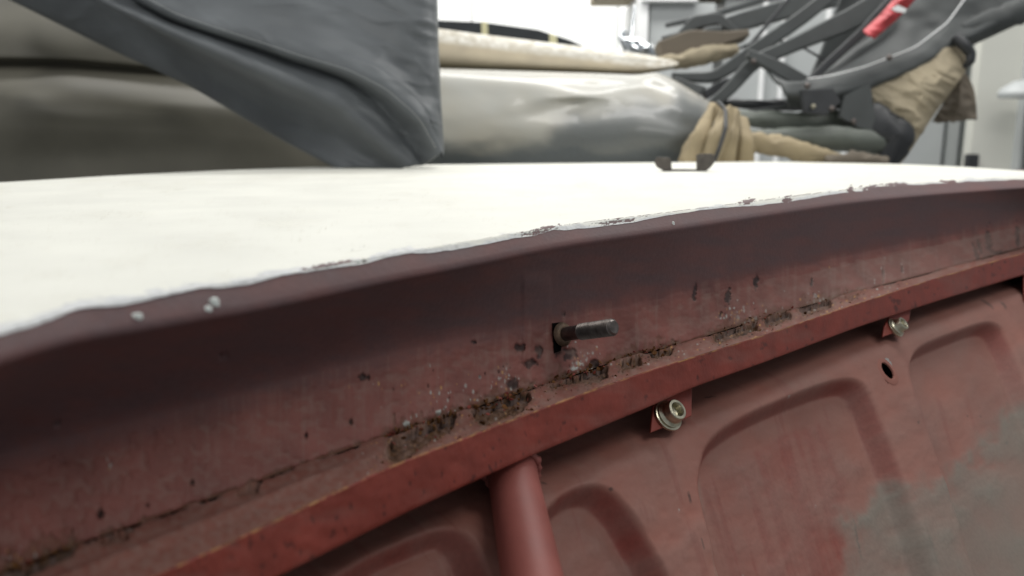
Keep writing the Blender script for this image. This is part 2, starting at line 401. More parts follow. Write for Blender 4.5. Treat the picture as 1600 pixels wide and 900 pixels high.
edge = sst(T, .93, 1.0)*np.clip(.35+.8*fbm(LU/7, 0*LU+3, 5), 0, 1)
yl = np.maximum(yl, edge*.4*sst(LU, 150, 700))
m1 = np.stack([rs, sp2, dk], -1)
m2 = np.stack([yl, 0*yl, np.clip(.25+.3*ng, 0, .6)], -1)
pit[0] = 0; rs[:2] = np.maximum(rs[:2], np.max(rs[:9], 0))
ng3 = fbm(LP[..., 0]/.0022+7, LP[..., 1]/.0022, 66, 3)
dk[1:5] = np.maximum(dk[1:5], .9*sst(pit[1:5], .3, .9)); dk = np.maximum(dk, .75*pit*sst(ng3, .15, .8)); m1[..., 2] = np.clip(dk, 0, 1)
LP[..., 2] += -.0034*pit+.0007*ng3*pit-.0006*dk+.0005*sp2+.00008*ng
grid('ledge', LP, M['primer_ledge'], body, m1, None, False, m2)

# --- rail (front face, underside)
vl = vL(U); zr = zR
prof = []
def rp(v, z): prof.append((v, z))
rp(vr-.2, zr+.0006); rp(vr+.9/zr*.35, zr-.0002)
for t in np.linspace(.06, .96, 14): rp(vr+(vl-vr)*t, zr+0*t)
rp(vl, zr+.0009); rp(vl-3/zr*.3, zr+.008); rp(vl-6/zr*.3, zr+.022)
PV = np.array([p[0] for p in prof]); PZ = np.array([p[1] for p in prof]); PU = np.broadcast_to(U, PV.shape)
nn = fbm(PU/10, PV/10, 80); n3 = fbm(PU/60, PV/25, 81)
PZ = PZ+.00035*nn*.5+.0004*n3
rm = np.zeros(PV.shape+(3,)); rm2 = np.zeros_like(rm)
rm[..., 2] = sst(nn, .75, 1.1)*.6
rm2[..., 0] = 0
rm2[0, :, 0] = rm2[1, :, 0] = np.clip(.5*fbm(U/9, 0*U, 17)+.25, 0, .8)
rm2[..., 2] = np.clip(sst(PV-vl+20, 30, 0)*0+.18*sst(n3, 0, 1), 0, 1)
grid('rail', P(PU, PV, PZ), M['primer_rail'], body, rm, None, False, rm2)

# --- embossed inner panel, sloping down towards the viewer
w = np.array([.243, -1.28, -1.36]); w /= np.linalg.norm(w)
US = np.arange(-240, 1841, 1.7); TS = np.concatenate([np.arange(-.03, .16, .0009), np.arange(.16, .5, .006)])
top = lambda s: P(s, vL(s), np.interp(s, U, zR)+.021)
TOP = top(US)
Q = TOP[None]+TS[:, None, None]*w
dS = np.gradient(TOP, axis=0); nrm = np.cross(dS, w); nrm /= np.linalg.norm(nrm, axis=1)[:, None]
nrm[nrm[:, 2] < 0] *= -1
def smn(a): return np.stack([smooth(a[:, i], 20) for i in range(3)], 1)
nrm = smn(nrm); nrm /= np.linalg.norm(nrm, axis=1)[:, None]
qu, qv = pix(Q); qz = Q@FV
ok = qz > .05
qu = np.where(ok, qu, 5000); qv = np.where(ok, qv, 5000)
rec = [[(1089, 771), (1090, 735), (1102, 688), (1151, 651), (1227, 617), (1314, 587), (1350, 592), (1370, 625), (1397, 692), (1427, 771), (1472, 900), (1590, 1300), (1200, 1300), (1128, 930)],
       [(1419, 585), (1421, 560), (1434, 540), (1472, 524), (1540, 499), (1566, 506), (1584, 540), (1600, 582), (1640, 680), (1740, 900), (1900, 1300), (1640, 1300), (1525, 900), (1445, 660)],
       [(838, 830), (848, 796), (884, 762), (926, 751), (960, 762), (990, 795), (1022, 850), (1050, 900), (1180, 1300), (930, 1300), (862, 930)],
       [(480, 960), (520, 900), (600, 850), (690, 812), (722, 812), (744, 836), (762, 880), (800, 960), (880, 1300), (560, 1300)],
       [(1690, 520), (1694, 500), (1760, 470), (1800, 480), (1860, 560), (2050, 900), (1850, 900)]]
disp = np.zeros(qu.shape); redm = np.zeros(qu.shape); SD = None
def chaikin(p, k=2):
    for _ in range(k):
        a = np.array(p, float); b = np.roll(a, -1, 0); p = np.stack([.75*a+.25*b, .25*a+.75*b], 1).reshape(-1, 2)
    return p
for i, pl in enumerate(rec):
    pl = chaikin(pl)
    # rounded corners: average the distance field of the outline with a shrunken one
    d = sdf(qu, qv, pl)*qz/F0
    s = sst(d, -.0004, .0088)
    disp = np.maximum(disp, s)
    if i == 0: SD = d
pn = fbm(qu/40, qv/40, 90); pn2 = fbm((qu-.3*qv)/9, qv/160, 91, 4)
# clean red where dust has been rubbed off inside the big recess; recess walls painted darker red to deepen their shade
redm = np.clip(sst(disp, .0, .25)*(1-sst(disp, .93, 1.0)), 0, 1)
inA = sdf(qu+8*pn, qv, [(1110, 740), (1240, 660), (1310, 640), (1360, 740), (1350, 800), (1345, 1000), (1200, 1000), (1150, 850)])
redm = np.maximum(redm, sst(inA, 0, 16)*(.35+.5*sst(pn2, -.5, .7)))
redm = np.maximum(redm, .5*sst(pn2+.5*pn, .5, 1.2))
gm = sdf(qu+6*pn, qv+14*pn, [(1346, 812), (1375, 800), (1400, 765), (1424, 748), (1482, 752), (1530, 706), (1600, 652), (1900, 560), (2300, 1300), (1352, 1300)])
greym = sst(gm+9*pn2+8*pn, -24, 26)*(.78+.14*pn)
greym = np.maximum(greym, .6*sst(sdf(qu, qv, [(1095, 745), (1120, 720), (1128, 790), (1175, 1100), (1140, 1100)]), -2, 14))
dustm = np.clip(.4+.35*pn+.25*sst(qu, 900, 1500), 0, 1)*.55
drk = np.zeros(qu.shape)  # dark marks; the long streak on the grey recess wall is painted shade
for (a, b, r1, r2) in ((861, 748, 4, 4), (956, 763, 4, 3), (1130, 606, 9, 2), (1555, 640, 1.5, 3), (1535, 640, 1.5, 2), (1368, 830, 1.8, 40), (1078, 777, 2, 14), (1098, 850, 1.5, 12), (1597, 683, 3, 4), (1435, 660, 2, 4), (1456, 870, 11, 46), (1550, 470, 3, 14), (1570, 476, 3, 10)):
    drk = np.maximum(drk, .75*sst(1-np.hypot((qu-a-(.25*(qv-b) if r2 > 9 else 0))/r1, (qv-b)/r2)+.2*fbm(qu/3, qv/3, 7), 0, .5))
spk = sst(1-np.hypot((qu-1235)/2.2, (qv-619)/2.5), 0, .4)
for (a, b) in ((1061, 797), (1188, 890), (1300, 780)): spk = np.maximum(spk, .6*sst(1-np.hypot((qu-a)/1.5, (qv-b)/4), 0, .5))
hctr = None
hole = ((qu-1387)/8.0-(qv-579)*.024)**2+((qv-579)/18)**2 < 1
roll = (.024*(1-sst(TS, -.012, .030))**1.2)[:, None]
Q2 = Q-nrm[None]*(disp*.0130+roll)[..., None]+nrm[None]*(.0006*pn)[..., None]
keep = ~hole & ok
drk = np.maximum(drk, .55*sst(disp, .05, .4)*(1-sst(disp, .8, 1.0))*sst(greym, .2, .7))  # shade of the recess walls painted in where the panel is grey
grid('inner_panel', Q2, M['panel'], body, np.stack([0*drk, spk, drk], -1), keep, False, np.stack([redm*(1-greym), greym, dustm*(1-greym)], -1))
def panel_pt(u, v, off=0.0):
    """point of the panel seen at (u, v), lifted by off"""
    s, t = float(u), .02
    for _ in range(40):
        f = lambda s, t: np.array(pix(top(s)+t*w))
        p0 = f(s, t); r = np.array([u, v])-p0
        J = np.stack([(f(s+.5, t)-p0)/.5, (f(s, t+.0005)-p0)/.0005], 1)
        d = np.linalg.solve(J, r); s += .8*d[0]; t += .8*d[1]
    n = np.array([np.interp(s, US, nrm[:, i]) for i in range(3)])
    return top(s)+t*w+n*off, n
hc, hn = panel_pt(1387, 579)
lathe('hole_rim', [(.0064, -.0010), (.0065, -.0001), (.0068, .0002), (.0092, .0002), (.0112, -.0004), (.0118, -.0016)][::-1], M['panel'], body, 48, frame(hc, hn), False)
lathe('drain_hole', [(.0116, -.0012), (.0105, -.016), (.0001, -.0165)], M['black_hole'], body, 24, frame(hc, hn), False)

# --- mounting tabs with screws
def tab(poly, scr, r, label=None, top_row=0):
    pts = [panel_pt(u, v, .0022)[0] for (u, v) in poly]
    n = panel_pt(*scr)[1]
    V = [tuple(p) for p in pts]+[tuple(p-n*.0018) for p in pts]; k = len(pts)
    Fc = [tuple(range(k)), tuple(range(2*k-1, k-1, -1))]+[(i, i+k, (i+1) % k+k, (i+1) % k) for i in range(k)]
    me_o = mesh('mounting_tab', V, Fc, M['primer_rail'], body, np.zeros((2*k, 3)), False, np.zeros((2*k, 3)))
    bv = me_o.modifiers.new('bevel', 'BEVEL'); bv.width = .0005; bv.segments = 2
    c, n = panel_pt(*scr, .0024)
    ax = Vector(n)
    Tm = frame(c, ax)
    q = r/.0085
    lathe('washer', [(.0001, 0), (.0085*q, 0), (.0085*q, .0014*q), (.0078*q, .0017*q), (.004*q, .0017*q), (.0001, .0017*q)], M['steel'], me_o, 40, Tm)
    lathe('screw_head', [(.0001, .0017*q), (.0074*q, .0018*q), (.0075*q, .0028*q), (.0062*q, .0036*q), (.0058*q, .0042*q), (.0058*q, .0082*q), (.0053*q, .0090*q),
                         (.0040*q, .0091*q), (.0037*q, .0086*q), (.0030*q, .0052*q), (.0001, .0048*q)], M['steel'], me_o, 36, Tm)
    return me_o
tab([(1018, 626), (1048, 608), (1078, 600), (1077, 652), (1040, 668), (1013, 678)], (1038, 653), .0086)
tab([(1386, 496), (1420, 484), (1417, 502), (1406, 518), (1376, 528), (1378, 512)], (1394, 515), .0078)
tab([(1596, 425), (1660, 405), (1665, 450), (1598, 472)], (1632, 444), .0078)

# --- brace tube under the rail
a0 = P(797, 722, .358); a1 = P(831, 900, .300); ad = (a1-a0); L0 = np.linalg.norm(ad)
seg = 48; rr_ = []
for j, t in enumerate(np.linspace(-.25, 3.0, 30)):
    c = a0+ad*t; r = .0110+.0008*min(t, 1.5)+.0008*math.exp(-((t-.02)/.1)**2)
    z_ = Vector(ad).normalized(); x_ = Vector((1, 0, 0)).cross(z_).normalized(); y_ = z_.cross(x_)
    rr_.append([c+r*(np.array(x_)*math.cos(q)+np.array(y_)*math.sin(q)) for q in np.linspace(0, 2*math.pi, seg+1)])
grid('brace_tube', np.array(rr_), M['primer_tube'], body)

wv, wf = [], []
for i_ in range(60):
    a_ = 2*math.pi*i_/60
    cc = a0+ad*.085+(.0122)*(np.array(x_)*math.cos(a_)+np.array(y_)*math.sin(a_))
    for j_ in range(8):
        b_ = 2*math.pi*j_/8; rr0 = .0016*(1+.3*math.sin(a_*17)+.2*math.sin(a_*7))
        out_ = np.array(x_)*math.cos(a_)+np.array(y_)*math.sin(a_)
        wv.append(cc+rr0*(out_*math.cos(b_)+np.array(z_)*math.sin(b_)))
for i_ in range(60):
    for j_ in range(8): wf.append((i_*8+j_, ((i_+1) % 60)*8+j_, ((i_+1) % 60)*8+(j_+1) % 8, i_*8+(j_+1) % 8))
mesh('weld_bead', wv, wf, M['primer_tube'], body)
# --- threaded stud
def surf_z(u, v):
    j = int(np.argmin(np.abs(U-u))); return float(np.interp(v, RV[:, j], RZ2[:, j]))
z0 = surf_z(876, 524)
s0 = P(876, 523, z0-.001); s1 = P(960, 511, z0-.030)
ax = Vector(s1-s0); Ls = ax.length; Tm = frame(s0, ax)
pr = [(.0001, -.004), (.0036, -.004), (.0036, Ls*.40)]
h = Ls*.40
while h < Ls-.0012:
    pr += [(.0042, h+.0003), (.0030, h+.00085)]; h += .0015
pr += [(.0036, Ls-.0008), (.0030, Ls), (.0001, Ls)]
st = lathe('threaded_stud', pr, M['dark_steel'], body, 36, Tm)
lathe('washer', [(.0036, .001), (.0058, .0009), (.0062, .0018), (.0056, .0028), (.0048, .0036), (.0037, .0038)], M['rusty_steel'], st, 30, Tm)
# slot beside the stud
sl = [(863, 505), (879, 503), (880, 512), (876, 548), (866, 552), (864, 530)]
V = [P(u, v, surf_z(u, v)-.0006) for u, v in sl]+[P(u, v, surf_z(u, v)+.006) for u, v in sl]; k = len(sl)
mesh('slot', V, [tuple(range(k))]+[(i, (i+1) % k, (i+1) % k+k, i+k) for i in range(k)], M['black_hole'], body, None, False)

# --- lifted flakes of rust and primer around the open seam
M['rust'] = mat('flaky_rust', (.13, .058, .022), .85, .5, 300, .6, 700, spec=.1)
for nm, m_, N_ in (('rust_flake', M['rust'], 260), ('primer_flake', M['primer_rail'], 110)):
    V, Fc = [], []
    for k in range(N_):
        a, b = holes[rng.choice(len(holes), p=np.array([5, 5, 5, 2, 2, 3, 2, 2, 1, 3])/30)]
        u_ = rng.uniform(max(a, -60)-8, b+10)
        if rng.random() < .55: v_ = vG(u_)+rng.normal(-1.5, 3)
        else: v_ = rng.uniform(vG(u_), vR(u_))
        zz = float(np.interp(u_, U, zG)) if v_ < vG(u_) else float(zh(v_, HL-.0006))
        c = P(u_, v_, zz-.0004); R_ = rng.uniform(.0004, .0013)*(1 if nm[0] == 'r' else .8)
        e1 = rng.normal(size=3); e1 /= np.linalg.norm(e1); e2 = np.cross(e1, rng.normal(size=3)); e2 /= np.linalg.norm(e2); e3 = np.cross(e1, e2)
        q = 6; b0 = len(V); rr0 = R_*rng.uniform(.5, 1.2, q)
        for t_ in (0, .00022):
            for i_ in range(q): V.append(c+rr0[i_]*(e1*math.cos(i_*math.pi/3)*1.4+e2*math.sin(i_*math.pi/3))+e3*t_)
        Fc += [tuple(range(b0, b0+q))[::-1], tuple(range(b0+q, b0+2*q))]+[(b0+i_, b0+(i_+1) % q, b0+q+(i_+1) % q, b0+q+i_) for i_ in range(q)]
    if nm[0] == 'r': mesh(nm, V, Fc, m_, body, None, False)['kind'] = 'stuff'
    else: mesh(nm, V, Fc, m_, body, np.zeros((len(V), 3)), False, np.zeros((len(V), 3)))['kind'] = 'stuff'
# --- blobs of dried paint on the lip, and crumbs of filler
def blob3(name, u, v, z, r, m, sq=(1, 1, 1), seed=0, parent=body):
    bm = bmesh.new(); bmesh.ops.create_icosphere(bm, subdivisions=3, radius=1)
    c = Vector(P(u, v, z))
    for q in bm.verts:
        n_ = 1+.28*mn.noise(q.co*1.6+Vector((seed, 0, 0))); q.co = Vector((q.co.x*sq[0], q.co.y*sq[1], q.co.z*sq[2]))*r*n_+c
    for f_ in bm.faces: f_.smooth = True
    me = bpy.data.meshes.new(name); bm.to_mesh(me); bm.free(); me.materials.append(m); return link(bpy.data.objects.new(name, me), parent)
for i, (u, v, r, sq) in enumerate(((215, 495, .0014, (1.2, .5, .8)), (334, 473, .0018, (1, .5, .9)), (325, 483, .0013, (.9, .5, .8)), (1052, 350, .0014, (.6, .4, 1.2)), (560, 396+14, .0005, (1, .5, 1)))):
    blob3('paint_drip', u, v, float(zlip(np.array(float(u)), np.array(float(v))))-.0002, r, M['filler'], sq, i*3)

# --- deck: cream paint skin with a ragged broken edge
UDk = np.arange(-240, 1841, 1.25)
raw = tr([(-200, 592), (0, 525), (30, 516), (60, 507), (94, 494), (106, 488), (125, 483), (150, 480), (187, 478), (210, 474), (250, 464), (290, 454), (312, 450), (345, 450), (385, 446), (406, 440), (440, 430), (500, 421), (560, 414),
          (600, 403), (640, 395), (668, 396), (710, 391), (760, 381), (800, 373), (835, 367), (868, 358), (880, 360), (930, 355), (990, 347), (1010, 343), (1060, 333), (1130, 324), (1180, 321), (1232, 316),
          (1250, 312), (1310, 303), (1330, 301), (1356, 298), (1364, 292), (1382, 291), (1420, 289), (1480, 285), (1600, 280), (1800, 271)], 3)
vp = raw(UDk)+vnoise(len(UDk), 26, 2, 4)*.9
far = tr([(-240, 300), (0, 285), (200, 273), (350, 266), (480, 261), (680, 257), (1000, 254), (1200, 252.5), (1400, 256), (1500, 260), (1600, 267), (1700, 273), (1840, 282)], 30)(UDk)
far = np.minimum(far, vp-5)
rowsv = []; rz = []
K = 70
zedge = zlip(UDk, vp); zfar = zh(far, HD)
for i in range(K):
    t = i/(K-1)
    if i < 18:
        vv = vp-(i*1.0)*np.minimum(1.3, (vp-far)/40); zz = zlip(UDk, vv)
        base_v, base_z = vv, zz
    else:
        tt = ((i-17)/(K-18))**1.4
        zz = base_z+(zfar-base_z)*tt; vv = None
    if vv is None:
        hz = HD+.0012*math.sin(math.pi*min(1, tt))
        vv = 450-F0*((hz/zz+sp_)/cp)
    rowsv.append(vv); rz.append(zz-.0004/(1+0*zz))
# roll over at the far side
for dz, dh in ((.012, -.001), (.03, -.006), (.05, -.02), (.06, -.05), (.065, -.12)):
    zz = zfar+dz; hz = HD+dh; rowsv.append(450-F0*((hz/zz+sp_)/cp)); rz.append(zz)
DV = np.array(rowsv); DZ = np.array(rz); DU = np.broadcast_to(UDk, DV.shape)
dist = (vp-DV)
dn = fbm(DU/22, DV/5, 120); dn2 = fbm(DU/5, DV/1.6, 121)
white = sst(9+5*dn+.012*(800-DU).clip(-300, 800)-dist, 0, 7)*.8
chip = np.zeros(DV.shape)
for (a, b, ln, th, ro) in ((515, 414, 46, 1.6, -.16), (495, 418, 22, 2, -.2), (565, 408, 14, 1.6, -.1), (840, 362, 42, 2.0, -.2), (850, 357, 24, 1.4, -.2), (965, 346, 44, 1.8, -.13), (985, 343, 24, 1.2, -.1), (1165, 318, 14, 3.0, -.1), (1172, 314, 5, 4, 1.2), (1228, 312, 12, 2.6, -.1),
                          (1330, 297, 8, 3, -.1), (1362, 294, 22, 2.4, 0), (1400, 288, 20, 1.2, 0), (1485, 284, 16, 1.2, 0), (1560, 281, 22, 1, 0), (560, 378+10, 14, .8, -.3), (300, 446, 14, 1, -.2)):
    c, s = math.cos(ro), math.sin(ro); x = ((DU-a)*c+(DV-b)*s)/ln; y = (-(DU-a)*s+(DV-b)*c)/(th*2.0+.4)
    chip = np.maximum(chip, sst(1-np.hypot(x, y)+.55*dn2, .15, .6)*(.95 if th > 1 else .25))
scuff = sst(dn2+dn, .6, 1.5)*.16+.22*sst(fbm(DU/70, DV/16, 130), .1, 1.1)
for k in range(34):
    a_, b_ = rng.uniform(0, 1500), rng.uniform(275, 480); ro = rng.uniform(-.5, .2); c, s = math.cos(ro), math.sin(ro)
    x = ((DU-a_)*c+(DV-b_)*s)/rng.uniform(5, 30); y = (-(DU-a_)*s+(DV-b_)*c+2*np.sin(x*2))/rng.uniform(.6, 1.3); scuff = np.maximum(scuff, .5*sst(1-np.hypot(x, y), 0, .6))
mk = np.stack([np.clip(chip, 0, 1), white*(1-chip), scuff], -1)
Dp = P(DU, DV, DZ); Dp[..., 2] += -.0003*chip
grid('deck_panel', Dp, M['cream'], body, mk)
# side and underside closing the shell behind the opening
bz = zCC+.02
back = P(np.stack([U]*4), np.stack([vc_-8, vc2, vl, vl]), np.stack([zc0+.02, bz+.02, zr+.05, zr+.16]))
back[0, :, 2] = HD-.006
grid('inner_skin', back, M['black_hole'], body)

# ------------------------------------------------------------------ soft lofted cloth shapes
def rs_line(pts, n):
    p = np.array(pts, float); d = np.r_[0, np.cumsum(np.hypot(np.diff(p[:, 0]), np.diff(p[:, 1]))+1e-6)]; d /= d[-1]
    t = np.linspace(0, 1, n); o = np.stack([np.interp(t, d, p[:, i]) for i in range(3)], 1)
    k = max(1, n//60)
    e = o.copy()
    for i in range(3): e[:, i] = smooth(o[:, i], k*1.2)
    e[0], e[-1] = o[0], o[-1]
    return e
def loft(name, rows, m, parent=None, n=120, mrow=12, th=.004, nz=.002, nscale=30, seed=0, maskf=None, crease=0):
    R = np.array([rs_line(r, n) for r in rows]); k = len(rows)
    t = np.linspace(0, k-1, (k-1)*mrow+1); out = []
    for x in t:
        i = min(int(x), k-2); f = x-i
        p0, p1, p2, p3 = R[max(i-1, 0)], R[i], R[i+1], R[min(i+2, k-1)]
        m1_, m2_ = (p2-p0)*.5, (p3-p1)*.5
        out.append((2*f**3-3*f*f+1)*p1+(f**3-2*f*f+f)*m1_+(-2*f**3+3*f*f)*p2+(f**3-f*f)*m2_)
    A = np.array(out); A[..., 2] += nz*fbm(A[..., 0]/nscale, A[..., 1]/nscale*1.3, seed+200, 2)
    if crease:
        q = fbm((A[..., 0]+.8*A[..., 1])/nscale*.9, (A[..., 1]-.5*A[..., 0])/nscale*2.2, seed+240, 3); A[..., 2] += crease*(np.abs(q)**.7)
    mk = maskf(A[..., 0], A[..., 1]) if maskf else None
    o = grid(name, P(A[..., 0], A[..., 1], A[..., 2]), m, parent, mk)
    return thick(o, th, -1)
def tube(name, pts, rpx, m, parent=None, seg=20, n=60, sq=1.0, nz=0, seed=0):
    """round (or flattened) bar along pixel path, radius given in pixels at its distance"""
    L_ = rs_line(pts, n); R_ = np.interp(np.linspace(0, 1, n), np.linspace(0, 1, len(rpx)), rpx) if hasattr(rpx, '__len__') else np.full(n, rpx)
    C = P(L_[:, 0], L_[:, 1], L_[:, 2]); D = np.gradient(C, axis=0); D /= np.linalg.norm(D, axis=1)[:, None]
    side = np.cross(D, FV); side /= np.linalg.norm(side, axis=1)[:, None]; dep = np.cross(side, D)
    r = R_*L_[:, 2]/F0; a = np.linspace(0, 2*math.pi, seg, endpoint=False)
    G = C[None]+np.cos(a)[:, None, None]*side[None]*r[None, :, None]+np.sin(a)[:, None, None]*dep[None]*(r*sq)[None, :, None]
    if nz:
        G = G+side[None]*(nz*fbm(np.broadcast_to(L_[:, 0]/18, (seg, n)), np.broadcast_to((a*2)[:, None], (seg, n)), seed+300))[..., None]
    V = list(G.reshape(-1, 3)); F_ = []
    for i in range(seg):
        for j in range(n-1):
            k = (i+1) % seg; F_.append((i*n+j, k*n+j, k*n+j+1, i*n+j+1))
    F_.append(tuple(i*n for i in range(seg))[::-1]); F_.append(tuple(i*n+n-1 for i in range(seg)))
    return mesh(name, V, F_, m, parent)
def bar(name, pts, wpx, m, parent=None, th=.012, n=40, bev=.0015):
    """flat bar: width seen in the picture, real thickness in depth"""
    L_ = rs_line(pts, n); R_ = np.interp(np.linspace(0, 1, n), np.linspace(0, 1, len(wpx)), wpx) if hasattr(wpx, '__len__') else np.full(n, wpx)
    C = P(L_[:, 0], L_[:, 1], L_[:, 2]); D = np.gradient(C, axis=0); D /= np.linalg.norm(D, axis=1)[:, None]
    side = np.cross(D, FV); side /= np.linalg.norm(side, axis=1)[:, None]; dep = np.cross(side, D)
    hw = (R_/2*L_[:, 2]/F0)[:, None]; t2 = th/2; b = min(.003, float(hw.min())*.4)
    rows = [C+side*(hw-b)-dep*t2, C+side*hw-dep*(t2-b), C+side*hw+dep*(t2-b), C+side*(hw-b)+dep*t2, C-side*(hw-b)+dep*t2, C-side*hw+dep*(t2-b), C-side*hw-dep*(t2-b), C-side*(hw-b)-dep*t2]
    G = np.array(rows); V = list(G.reshape(-1, 3)); F_ = []
    for i in range(8):
        for j in range(n-1):
            k = (i+1) % 8; F_.append((i*n+j, k*n+j, k*n+j+1, i*n+j+1))
    F_.append(tuple(i*n for i in range(8))[::-1]); F_.append(tuple(i*n+n-1 for i in range(8)))
    o = mesh(name, V, F_, m, parent); md = o.modifiers.new('edge', 'EDGE_SPLIT'); md.split_angle = math.radians(35)
    return o
def plate(name, outline, z, m, parent=None, th=.004, dz=None):
    """cut sheet with a traced outline, standing at its own distance, real thickness"""
    k = len(outline); zz = [z]*k if dz is None else [z+d for d in dz]
    bm = bmesh.new(); f_ = bm.faces.new([bm.verts.new(P(u, v, q)) for (u, v), q in zip(outline, zz)])
    bmesh.ops.triangulate(bm, faces=[f_])
    me = bpy.data.meshes.new(name); bm.to_mesh(me); bm.free(); me.materials.append(m)
    o = link(bpy.data.objects.new(name, me), parent); thick(o, th, 0); return o

# --- folded soft roof
top_ = thing('folded_soft_top', 'folded convertible roof with clouded rear window roll, khaki lining and dark bent frame arms', 'soft top', (0, 0, 0))
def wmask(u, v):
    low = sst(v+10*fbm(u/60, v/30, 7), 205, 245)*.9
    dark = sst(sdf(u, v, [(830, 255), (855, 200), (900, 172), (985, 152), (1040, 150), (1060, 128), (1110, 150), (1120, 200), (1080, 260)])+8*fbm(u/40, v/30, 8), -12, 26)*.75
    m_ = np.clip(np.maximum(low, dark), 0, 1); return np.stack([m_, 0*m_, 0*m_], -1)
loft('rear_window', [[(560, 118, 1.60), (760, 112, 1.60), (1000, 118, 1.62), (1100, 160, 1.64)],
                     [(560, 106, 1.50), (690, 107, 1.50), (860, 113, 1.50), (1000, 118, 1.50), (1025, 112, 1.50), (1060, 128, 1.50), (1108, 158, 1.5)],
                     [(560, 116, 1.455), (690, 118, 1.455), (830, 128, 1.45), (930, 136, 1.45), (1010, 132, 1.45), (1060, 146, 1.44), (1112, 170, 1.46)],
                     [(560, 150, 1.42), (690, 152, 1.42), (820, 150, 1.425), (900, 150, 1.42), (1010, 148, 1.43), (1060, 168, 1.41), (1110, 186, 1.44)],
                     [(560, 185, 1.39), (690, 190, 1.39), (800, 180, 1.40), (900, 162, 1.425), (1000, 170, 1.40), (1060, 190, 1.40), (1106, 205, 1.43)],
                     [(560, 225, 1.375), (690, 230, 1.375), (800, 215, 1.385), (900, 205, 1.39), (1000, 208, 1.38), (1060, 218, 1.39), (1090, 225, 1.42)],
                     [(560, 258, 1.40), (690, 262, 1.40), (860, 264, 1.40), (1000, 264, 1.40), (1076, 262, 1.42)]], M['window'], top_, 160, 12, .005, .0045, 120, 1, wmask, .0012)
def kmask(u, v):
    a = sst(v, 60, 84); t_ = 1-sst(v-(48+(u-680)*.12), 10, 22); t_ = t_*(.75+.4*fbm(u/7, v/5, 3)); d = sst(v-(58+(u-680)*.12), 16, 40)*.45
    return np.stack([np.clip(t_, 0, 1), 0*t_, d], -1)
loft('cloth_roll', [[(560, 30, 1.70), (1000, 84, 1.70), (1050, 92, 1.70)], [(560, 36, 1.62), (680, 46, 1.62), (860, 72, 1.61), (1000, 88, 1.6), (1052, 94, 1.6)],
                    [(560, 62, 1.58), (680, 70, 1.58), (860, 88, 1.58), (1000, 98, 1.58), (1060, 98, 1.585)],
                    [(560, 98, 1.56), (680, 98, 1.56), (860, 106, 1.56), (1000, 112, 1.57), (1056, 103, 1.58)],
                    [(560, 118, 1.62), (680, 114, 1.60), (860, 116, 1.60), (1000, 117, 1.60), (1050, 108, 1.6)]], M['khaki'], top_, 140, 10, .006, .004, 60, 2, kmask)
tube('cloth_tail', [(1000, 101, 1.63), (1060, 96, 1.63), (1110, 84, 1.64), (1150, 80, 1.65)], [9, 11, 14, 10], M['khaki'], top_, nz=.004)
# left part of the roof: olive folds behind the vinyl cover
loft('rear_curtain', [[(-260, -60, 1.62), (200, -60, 1.62), (668, -60, 1.7)], [(-260, 20, 1.46), (200, 40, 1.48), (520, 60, 1.52), (668, 80, 1.56)],
                      [(-260, 84, 1.42), (100, 88, 1.43), (300, 106, 1.46), (560, 120, 1.5), (668, 130, 1.52)], [(-260, 94, 1.45), (100, 99, 1.455), (300, 118, 1.475), (560, 140, 1.5), (668, 150, 1.52)],
                      [(-260, 140, 1.385), (0, 138, 1.385), (100, 134, 1.38), (280, 150, 1.40), (560, 180, 1.44), (700, 200, 1.48)],
                      [(-260, 164, 1.368), (0, 166, 1.368), (50, 158, 1.345), (95, 172, 1.352), (280, 172, 1.375), (560, 195, 1.43), (700, 210, 1.47)],
                      [(-260, 200, 1.36), (0, 196, 1.36), (45, 196, 1.35), (280, 205, 1.375), (560, 222, 1.42), (700, 230, 1.46)],
                      [(-260, 250, 1.37), (0, 245, 1.37), (280, 240, 1.38), (560, 245, 1.41), (700, 250, 1.44)],
                      [(-260, 300, 1.36), (0, 290, 1.37), (350, 280, 1.38), (500, 270, 1.40), (620, 262, 1.42), (700, 260, 1.45)]], M['olive'], top_, 180, 12, .005, .004, 120, 4)
# tan knotted cloth
for i, (pts, r) in enumerate((([(1075, 262, 1.36), (1092, 215, 1.36), (1118, 165, 1.4)], [16, 13, 7]), ([(1106, 262, 1.35), (1122, 215, 1.34), (1140, 168, 1.38)], [16, 16, 7]),
                              ([(1126, 262, 1.37), (1142, 212, 1.35), (1150, 172, 1.4)], [22, 15, 6]), ([(1156, 262, 1.40), (1162, 220, 1.38), (1160, 185, 1.42)], [20, 14, 6]))):
    tube('lining_fold', pts, r, M['tan'], top_, 24, 50, .8, .005, i*5)
tube('lining_tail', [(1150, 240, 1.42), (1180, 222, 1.42), (1230, 232, 1.42), (1290, 248, 1.42), (1330, 262, 1.42)], [16, 15, 16, 14, 10], M['tan'], top_, 24, 60, .8, .004, 30)
tube('tie_cord', [(1112, 262, 1.325), (1124, 232, 1.32), (1134, 200, 1.33), (1134, 172, 1.36), (1122, 160, 1.38)], 3.2, M['rubber'], top_, 12, 50)
